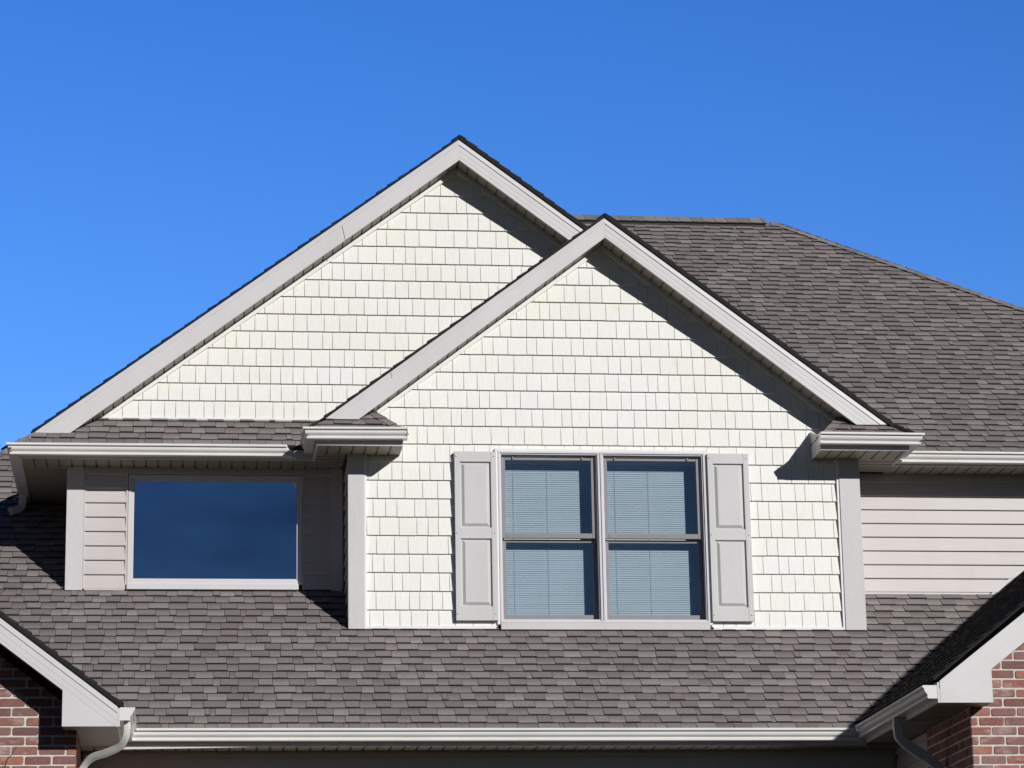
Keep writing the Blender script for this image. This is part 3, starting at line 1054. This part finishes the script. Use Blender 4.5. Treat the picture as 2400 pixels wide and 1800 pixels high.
for x0, x1 in ((3.001, 3.8955), (3.9655, 4.897)):
    # upper sash in front, lower sash behind
    mb = MB()
    a, b_, c, d = x0 + .004, x1 - .012, 6.892, 7.672
    t = .034
    ya, yb2 = WC + .022, WC + .058
    mb.box(a, a + t, ya, yb2, c, d - .002)
    mb.box(b_ - t, b_, ya, yb2, c, d - .002)
    mb.box(a + t, b_ - t, ya + .002, yb2, d - t, d - .002)
    mb.box(a + t, b_ - t, ya - .002, yb2, c, c + .048)
    mb.build('upper_sash', M['sash'], twin, bevel=0.004)
    mb = MB()
    mb.box(a + t - .004, b_ - t + .004, ya + .016, ya + .020, c + .044, d - t + .004)
    mb.build('pane', M['glass'], twin)
    mb = MB()
    c2, d2 = 6.116, 6.888
    b_ = x1 - .004
    yl0, yl1 = WC + .062, WC + .098
    mb.box(a, a + t + .002, yl0, yl1, c2, d2)
    mb.box(b_ - t, b_, yl0, yl1, c2, d2)
    mb.box(a + t + .002, b_ - t, yl0 - .002, yl1, c2, c2 + .060)
    mb.box(a + t + .002, b_ - t, yl0 + .002, yl1, d2 - .03, d2)
    mb.build('lower_sash', M['sash'], twin, bevel=0.004)
    mb = MB()
    mb.box(a + t - .002, b_ - t + .004, yl0 + .016, yl0 + .020, c2 + .056, d2 - .028)
    mb.build('pane', M['glass'], twin)
    for tx in (a + .10, b_ - .13):                       # tilt latches on the top rail
        mb = MB()
        mb.box(tx, tx + .012, ya - .012, ya + .004, d - .026, d + .004)
        mb.build('latch', M['sash'], twin, bevel=0.002)
# dim room behind
def room(x0, x1, y0, y1, z0, z1):
    mb = MB()
    mb.box(x0, x1, y1, y1 + .05, z0, z1)
    mb.box(x0 - .05, x0, y0, y1, z0, z1)
    mb.box(x1, x1 + .05, y0, y1, z0, z1)
    mb.box(x0 - .05, x1 + .05, y0, y1 + .05, z1, z1 + .05)
    mb.box(x0 - .05, x1 + .05, y0, y1 + .05, z0 - .05, z0)
    return mb.build('interior_wall', M['interior'], house)
room(2.95, 4.95, WC + .21, WC + 3.2, 6.08, 7.73)
room(-0.44, 1.15, WL + .13, WL + 3.0, 6.52, 7.6)

# ---- blinds (hang inside, so things of their own) ----------------------
for x0, x1, lab in ((3.03, 3.875, 'white slatted blind closed behind the left pair of sashes'),
                    (3.995, 4.875, 'white slatted blind closed behind the right pair of sashes')):
    bl = empty('window_blind', ((x0 + x1) / 2, WC + .165, 6.12), lab, 'blind', 'blinds in the twin window')
    mb = MB()
    mb.box(x0, x1, WC + .15, WC + .185, 7.63, 7.668)
    mb.build('headrail', M['blind'], bl, bevel=0.002)
    mb = MB()
    mb.box(x0, x1, WC + .155, WC + .18, 6.123, 6.14)
    mb.build('bottom_rail', M['blind'], bl, bevel=0.002)
    mb = MB()
    rnd = random.Random(int(x0 * 10))
    z = 6.150
    while z < 7.63:
        tilt = math.radians(68 + rnd.uniform(-.7, .7))
        dz = rnd.uniform(-.0003, .0003)
        prof = []
        for q in (-1, -.5, 0, .5, 1):
            s = q * .0127
            bow = .0022 * (1 - q * q)
            prof.append((WC + .167 + s * math.cos(tilt) - bow * math.sin(tilt) * 1.0, z + dz + .0105 + s * math.sin(tilt) + bow * math.cos(tilt) * -.2))
        for i in range(4):
            (ya, zz0), (yb2, zz1) = prof[i], prof[i + 1]
            mb.prism([(x0 + .004, ya, zz0), (x0 + .004, yb2, zz1), (x0 + .004, yb2 + .0007, zz1), (x0 + .004, ya + .0007, zz0)],
                     [(x1 - .004, ya, zz0), (x1 - .004, yb2, zz1), (x1 - .004, yb2 + .0007, zz1), (x1 - .004, ya + .0007, zz0)])
        z += .0208
    mb.build('slats', M['blind'], bl)
    for cx in (x0 + .10, x0 + .42, x1 - .085):
        mb = MB()
        mb.box(cx, cx + .0022, WC + .1525, WC + .1545, 6.13, 7.64)
        mb.build('ladder_cord', M['shutter'], bl)

# ---- shutters -----------------------------------------------------------
def shutter(x0, x1, z0, z1, lab, mirror=False):
    y0, y1 = WC - .052, WC - .012
    sw = .052
    mb = MB()
    zz = [(z0, z0 + .131), (z0 + .768, z0 + .872), (z1 - .098, z1)]
    mb.box(x0, x0 + sw, y0, y1, z0, z1)
    mb.box(x1 - sw, x1, y0, y1, z0, z1)
    for a, b_ in zz:
        mb.box(x0 + sw, x1 - sw, y0 + .0015, y1, a, b_)
    s = mb.build('shutter', M['shutter'], house, lab, bevel=0.0018)
    for a, b_ in ((zz[0][1], zz[1][0]), (zz[1][1], zz[2][0])):
        mb = MB()
        X0, X1, Z0, Z1 = x0 + sw, x1 - sw, a, b_
        r, e, fl = .022, .036, .004
        o = [(X0, y0 + r, Z0), (X1, y0 + r, Z0), (X1, y0 + r, Z1), (X0, y0 + r, Z1)]
        o2 = [(X0 + .012, y0 + r, Z0 + .012), (X1 - .012, y0 + r, Z0 + .012), (X1 - .012, y0 + r, Z1 - .012), (X0 + .012, y0 + r, Z1 - .012)]
        i_ = [(X0 + e, y0 + fl, Z0 + e), (X1 - e, y0 + fl, Z0 + e), (X1 - e, y0 + fl, Z1 - e), (X0 + e, y0 + fl, Z1 - e)]
        i2 = [(X0 + e + .004, y0 + fl - .0012, Z0 + e + .004), (X1 - e - .004, y0 + fl - .0012, Z0 + e + .004), (X1 - e - .004, y0 + fl - .0012, Z1 - e - .004), (X0 + e + .004, y0 + fl - .0012, Z1 - e - .004)]
        bk = [(X0, y1, Z0), (X1, y1, Z0), (X1, y1, Z1), (X0, y1, Z1)]
        for A, B in ((o, o2), (o2, i_), (i_, i2), (bk, o)):
            for k in range(4):
                mb.face([A[k], A[(k + 1) % 4], B[(k + 1) % 4], B[k]])
        mb.face(i2)
        mb.face(bk[::-1])
        mb.build('raised_panel', M['shutter'], s, weld=True)
    # groove moulded down the right stile
    for cx in (x0 + .017, x1 - .021):
        for cz in (z0 + .06, z0 + .82, z1 - .045):
            mb = MB()
            seg = 8
            ring = lambda rr, yy: [(cx + rr * math.cos(6.2832 * k / seg), yy, cz + rr * math.sin(6.2832 * k / seg)) for k in range(seg)]
            r0, r1, r2 = ring(.0085, y0 - .0003), ring(.0075, y0 - .004), ring(.004, y0 - .006)
            i = len(mb.v)
            mb.v += r0 + r1 + r2
            for q in range(2):
                for k in range(seg):
                    mb.f.append((i + q * seg + k, i + q * seg + (k + 1) % seg, i + (q + 1) * seg + (k + 1) % seg, i + (q + 1) * seg + k)); mb.c.append(None)
            mb.f.append(tuple(i + 2 * seg + k for k in range(seg))); mb.c.append(None)
            mb.build('screw', M['shutter'], s, smooth=True)
    mb = MB()
    mb.box(x1 - sw + .010, x1 - sw + .0135, y0 - .0012, y0 - .0002, z0 + .004, z1 - .004)
    mb.build('stile_bead', M['shutter'], s)
shutter(2.557, 2.948, 6.104, 7.700, 'grey raised panel shutter left of the twin window')
shutter(4.950, 5.344, 6.102, 7.702, 'grey raised panel shutter right of the twin window')

# ---- picture window -------------------------------------------------------
mb = MB()
frame_rect(mb, -0.463, 1.172, 6.556, 7.604, .030, WL - .008, WL + .11)
frame_rect(mb, -0.4325, 1.1415, 6.5865, 7.5735, .024, WL + .002, WL + .10)
pw = mb.build('window', M['fascia'], house, 'wide picture window reflecting dark blue sky', bevel=0.003)
mb = MB()
mb.box(-0.407, 1.116, WL + .022, WL + .026, 6.612, 7.548)
mb.build('pane', M['glass_big'], pw)
mb = MB()
mb.box(-0.466, 1.135, WL - .045, WL + .0, 6.500, 6.5545)
mb.build('sill', M['fascia'], pw, bevel=0.004)

# ---- brick wings -------------------------------------------------------
BT = [(0.29, 0.115, 0.095), (0.26, 0.108, 0.092), (0.32, 0.142, 0.118), (0.24, 0.122, 0.108), (0.345, 0.135, 0.095), (0.27, 0.128, 0.118), (0.30, 0.165, 0.15), (0.21, 0.105, 0.095)]
def brick_face(mb, poly, to3, x0, x1, z0, z1, zoff, seed, c=0.0762, L=0.213):
    rnd = random.Random(seed)
    k0 = math.floor((z0 - zoff) / c)
    k1 = math.ceil((z1 - zoff) / c)
    for k in range(k0, k1):
        sh = 0 if k % 2 else L / 2
        i0 = math.floor((x0 - sh) / L) - 1
        i1 = math.ceil((x1 - sh) / L) + 1
        for i in range(i0, i1):
            a = sh + i * L + rnd.uniform(-.003, .003)
            za = zoff + k * c + rnd.uniform(-.0015, .0015)
            g = .0084
            w, h = L - g, c - g
            r = rnd.uniform(.004, .009)
            pts = [(a + g + r, za + g), (a + w - r, za + g + rnd.uniform(-.001, .001)), (a + w, za + g + r), (a + w, za + h - r), (a + w - r, za + h), (a + g + r, za + h + rnd.uniform(-.001, .001)), (a + g, za + h - r), (a + g, za + g + r)]
            q = clip(pts, poly)
            if not q:
                continue
            t = rnd.choice(BT)
            t = mul(t, rnd.uniform(0.82, 1.15))
            d = rnd.uniform(-.0015, .0015)
            mb.prism([to3(x, z, -.006 + d) for x, z in q], [to3(x, z, .012) for x, z in q], t)

# right wing
GRX, GRZ, GS = 6.0, 4.985, 0.785          # eave edge of its roof surface and slope
by, bx = 22.33, 6.33
apx = 8.75
mb = MB()
front = [(bx, 1.7), (11.2, 1.7), (11.2, 4.9), (apx, 4.95 + .765 * (apx - 6.42)), (bx, 4.95)]
brick_face(mb, front, lambda x, z, d: (x, by + d, z), bx, 11.2, 1.7, 7.2, 4.7045, 301)
brick_face(mb, [(by, 1.7), (23.7, 1.7), (23.7, 4.78), (by, 4.78)], lambda y, z, d: (bx + d, y, z), by, 23.7, 1.7, 4.78, 4.7045, 302)
rb = mb.build('brick_wall', M['brick'], house, 'red brick gable wall of the right wing')
mb = MB()
mb.prism([(x, by + .0005, z) for x, z in front], [(x, by + .12, z) for x, z in front])
mb.box(bx + .0005, bx + .11, by + .121, 23.7, 1.7, 4.78)
mb.build('mortar_bed', M['mortar'], rb)
mb = MB()
lap(mb, ('y', -1, bx + .02), 23.705, 24.80, None, [1.7 + 0.137 * i for i in range(23)], 1.7, 4.77)
mb.build('siding_wall', M['siding'], house, 'dark side wall behind the right brick corner')
# left wing
lby, lbx, lax = 23.5, -0.80, -3.45
mb = MB()
front = [(-6.1, 1.7), (lbx, 1.7), (lbx, 4.92), (lax, 4.95 + .75 * (-.91 - lax)), (-6.1, 4.9)]
brick_face(mb, front, lambda x, z, d: (x, lby + d, z), -6.1, lbx, 1.7, 7.0, 4.798, 311, 0.0782, 0.219)
brick_face(mb, [(lby, 1.7), (24.8, 1.7), (24.8, 4.78), (lby, 4.78)], lambda y, z, d: (lbx - d, y, z), lby, 24.8, 1.7, 4.78, 4.798, 312, 0.0782, 0.219)
lb = mb.build('brick_wall', M['brick'], house, 'red brick gable wall of the left wing')
mb = MB()
mb.prism([(x, lby + .0005, z) for x, z in front], [(x, lby + .12, z) for x, z in front])
mb.box(lbx - .11, lbx - .0005, lby + .121, 24.8, 1.7, 4.78)
mb.build('mortar_bed', M['mortar'], lb)

# rake boards with boxed feet
def wing_rake(fx, fin, kink, zf, zk, ztop, slope, apx, yf, lab, s):
    """fx outer end, fin inner end of the foot, kink height zk where the foot turns into the rake; s=+1 rises towards +X"""
    mb = MB()
    zt_ap = ztop + slope * abs(apx - fx)
    zb_ap = zk + slope * abs(apx - fin)
    mb.xz([(fx, zf), (fin, zf), (fin, zk), (apx, zb_ap), (apx, zt_ap), (fx, ztop)], yf, yf + .03)
    r = mb.build('rake_board', M['fascia'], house, lab, bevel=0.002)
    mb = MB()
    h = .055
    v = [(fx, yf - .004, ztop + .004), (apx, yf - .004, zt_ap + .004), (apx, yf - .006, zt_ap - h), (fx, yf - .006, ztop - h)]
    w = [(p[0], yf - .0005, p[2]) for p in v]
    mb.prism(v, w)
    mb.build('drip_edge', M['fascia'], r)
    mb = MB()
    for q in (.11, .165):
        zz = ztop - q
        mb.prism([(fx, yf - .0014, zz), (apx, yf - .0014, zt_ap - q), (apx, yf - .0004, zt_ap - q), (fx, yf - .0004, zz)],
                 [(fx, yf - .0008, zz - .007), (apx, yf - .0008, zt_ap - q - .007), (apx, yf - .0004, zt_ap - q - .007), (fx, yf - .0004, zz - .007)])
    mb.build('pressed_rib', M['fascia'], r)
    return zb_ap, zt_ap
yfr = 22.05
zb_ap, zt_ap = wing_rake(6.012, 6.440, 0, 4.778, 5.046, 4.947, .762, apx, yfr, 'taupe rake board of the right brick wing', 1)
mb = MB()
d = Vector((apx - 6.44, 0, zb_ap - 5.046))
nn = Vector((-d.z, 0, d.x)).normalized()
soffit(mb, Vector((6.44, yfr + .031, 5.046)) + nn * .012, d, d.length, (0, by - yfr - .04, 0), nn, 0.118)
mb.build('soffit', M['soffit'], house, 'rake soffit of the right brick wing')
mb = MB()
mb.xz([(11.5, 4.9), (apx, zt_ap - .02), (apx, zb_ap), (11.5, 4.7)], yfr, yfr + .03)
mb.build('rake_board', M['fascia'], house)
# side fascia, soffit and box of the right wing
mb = MB()
mb.box(5.992, 6.011, yfr + .001, 24.50, 4.778, 4.94)
mb.build('fascia_board', M['fascia'], house, 'shaded side fascia of the right wing')
mb = MB()
soffit(mb, (6.012, yfr + .031, 4.782), (0, 1, 0), 24.5 - yfr, (.325, 0, 0), (0, 0, 1))
mb.box(6.335, 6.438, yfr + .031, by - .01, 4.782, 4.80)
mb.build('soffit', M['soffit'], house, 'dark side soffit of the right wing')
k = math.hypot(1, GS)
mb = MB()
polyR = [(yfr - .018, 0), (24.60, 0), (24.60 + (apx - GRX) / .946, (apx - GRX) * k), (yfr - .018, (apx - GRX) * k)]
shingles(mb, (5.955, 0, 4.968), (0, 1, 0), (1, 0, GS), [polyR], 81, 0.134, deck=0.020, relief=0.8, edge=0.05)
polyd = [(apx, yfr, 4.968 + GS * (apx - 5.955)), (11.55, yfr, 4.968), (11.55, 28.6, 4.968), (apx, 28.6, 4.968 + GS * (apx - 5.955))]
mb.prism(polyd, [(p[0], p[1], p[2] - .03) for p in polyd], (0.14, 0.126, 0.122))
mb.build('roof', M['shingle'], house, 'shaded left slope of the right brick wing roof')
gutter('gutter', house, (5.9915, FF - .0, LZ + .012), (5.9915, yfr + .01, LZ + .016), (-1, 0, 0), -1, 0, 'dark side gutter of the right wing', capB=True)
mb = MB()
sweep(mb, [(5.94, 23.15, 4.81), (5.94, 23.15, 4.72), (5.955, 23.15, 4.64), (6.05, 23.15, 4.555), (6.20, 23.15, 4.455), (6.265, 23.15, 4.37), (6.28, 23.15, 4.2), (6.28, 23.15, 3.0), (6.28, 23.15, 1.9)], .06, .08, (0, 1, 0))
mb.build('downspout', M['downspout'], house, 'shaded downspout of the right wing', smooth=True)

# left wing rake (rises to the left)
yfl = 23.2
zb_ap, zt_ap = wing_rake(-.460, -.903, 0, 4.757, 5.050, 4.920, .757, lax, yfl, 'taupe rake board of the left brick wing', -1)
mb = MB()
d = Vector((lax + .903, 0, zb_ap - 5.05))
nn = Vector((d.z, 0, -d.x)).normalized()
soffit(mb, Vector((-.903, yfl + .031, 5.05)) + nn * .012, d, d.length, (0, lby - yfl - .04, 0), nn, 0.118)
mb.build('soffit', M['soffit'], house, 'rake soffit of the left brick wing')
mb = MB()
mb.xz([(-6.5, 4.9), (lax, zt_ap - .02), (lax, zb_ap), (-6.5, 4.7)], yfl, yfl + .03)
mb.build('rake_board', M['fascia'], house)
mb = MB()
mb.box(-.459, -.440, yfl + .001, FF - .002, 4.757, 4.91)
mb.build('fascia_board', M['fascia'], house, 'side fascia of the left wing')
mb = MB()
soffit(mb, (-.79, yfl + .031, 4.762), (0, 1, 0), FF - yfl - .05, (.33, 0, 0), (0, 0, 1))
mb.box(-.900, -.792, yfl + .031, lby - .01, 4.762, 4.78)
mb.build('soffit', M['soffit'], house, 'side soffit of the left wing')
mb = MB()
k = math.hypot(1, .757)
polyL = [(yfl - .018, 0), (24.52, 0), (24.52 + (-.42 - lax), (-.42 - lax) * k), (yfl - .018, (-.42 - lax) * k)]
shingles(mb, (-.42, 0, 4.935), (0, 1, 0), (-1, 0, .757), [polyL], 91, 0.134, deck=0.03)
zz = 4.935 + .757 * (-.42 - lax)
polyd = [(lax, yfl, zz), (-6.5, yfl, 4.93), (-6.5, 28.0, 4.93), (lax, 28.0, zz)]
mb.prism(polyd, [(p[0], p[1], p[2] - .03) for p in polyd], (0.14, 0.126, 0.122))
mb.build('roof', M['shingle'], house, 'right slope of the left brick wing roof')
gutter('gutter', house, (-.4395, yfl + .01, LZ + .010), (-.4395, FF - .0, LZ + .004), (1, 0, 0), 0, -1, 'short side gutter of the left wing', capA=True)
mb = MB()
sweep(mb, [(-.385, 23.30, 4.80), (-.385, 23.30, 4.74), (-.395, 23.31, 4.68), (-.445, 23.36, 4.615), (-.55, 23.43, 4.575), (-.665, 23.51, 4.545), (-.735, 23.56, 4.475), (-.75, 23.57, 4.37), (-.75, 23.57, 4.2), (-.75, 23.57, 3.0), (-.75, 23.57, 1.9)], .075, .055, (0, 1, 0), ridges=1)
mb.build('downspout', M['downspout'], house, 'S shaped downspout elbow at the left brick corner', smooth=True)

# ------------------------------------------------------------------ bare shrub in front of the left wing
sh = empty('bare_shrub', (-1.35, 22.4, 1.75), 'tips of a bare reddish shrub in front of the left brick wall', 'shrub')
def twig(pts, r0, r1):
    mb = MB()
    pts = [Vector(p) for p in pts]
    P = []
    for i in range(len(pts) - 1):
        p0, p1, p2, p3 = pts[max(0, i - 1)], pts[i], pts[i + 1], pts[min(len(pts) - 1, i + 2)]
        for k in range(6):
            t = k / 6
            P.append(0.5 * ((2 * p1) + (p2 - p0) * t + (2 * p0 - 5 * p1 + 4 * p2 - p3) * t * t + (3 * p1 - p0 - 3 * p2 + p3) * t ** 3))
    P.append(pts[-1])
    n = len(P)
    for i, p in enumerate(P):
        t = (P[min(n - 1, i + 1)] - P[max(0, i - 1)]).normalized()
        a = t.cross(Vector((0, 1, 0.01))).normalized()
        b = t.cross(a)
        r = r0 + (r1 - r0) * i / (n - 1)
        if i % 6 == 3:
            r *= 1.35                                  # buds
        mb.v += [tuple(p + a * (r * math.cos(k * 1.0472)) + b * (r * math.sin(k * 1.0472))) for k in range(6)]
    for i in range(n - 1):
        for k in range(6):
            mb.f.append((i * 6 + k, i * 6 + (k + 1) % 6, (i + 1) * 6 + (k + 1) % 6, (i + 1) * 6 + k)); mb.c.append(None)
    return mb.build('branch', M['twig'], sh, smooth=True)
twig([(-1.38, 22.55, 1.70), (-1.40, 22.5, 2.9), (-1.345, 22.42, 4.0), (-1.296, 22.4, 4.345), (-1.25, 22.4, 4.43), (-1.213, 22.4, 4.495)], .010, .0024)
twig([(-1.345, 22.42, 4.0), (-1.315, 22.4, 4.30), (-1.312, 22.4, 4.385)], .004, .0018)
twig([(-1.42, 22.5, 1.70), (-1.52, 22.5, 3.4), (-1.50, 22.45, 5.0), (-1.44, 22.4, 5.60), (-1.37, 22.4, 5.688), (-1.312, 22.4, 5.73)], .011, .0022)
twig([(-1.32, 22.5, 1.70), (-1.12, 22.5, 3.0), (-.86, 22.42, 4.05), (-.735, 22.4, 4.325), (-.668, 22.4, 4.412)], .010, .0024)
twig([(-1.36, 22.6, 1.70), (-1.75, 22.7, 3.2), (-1.95, 22.6, 4.6)], .010, .0026)
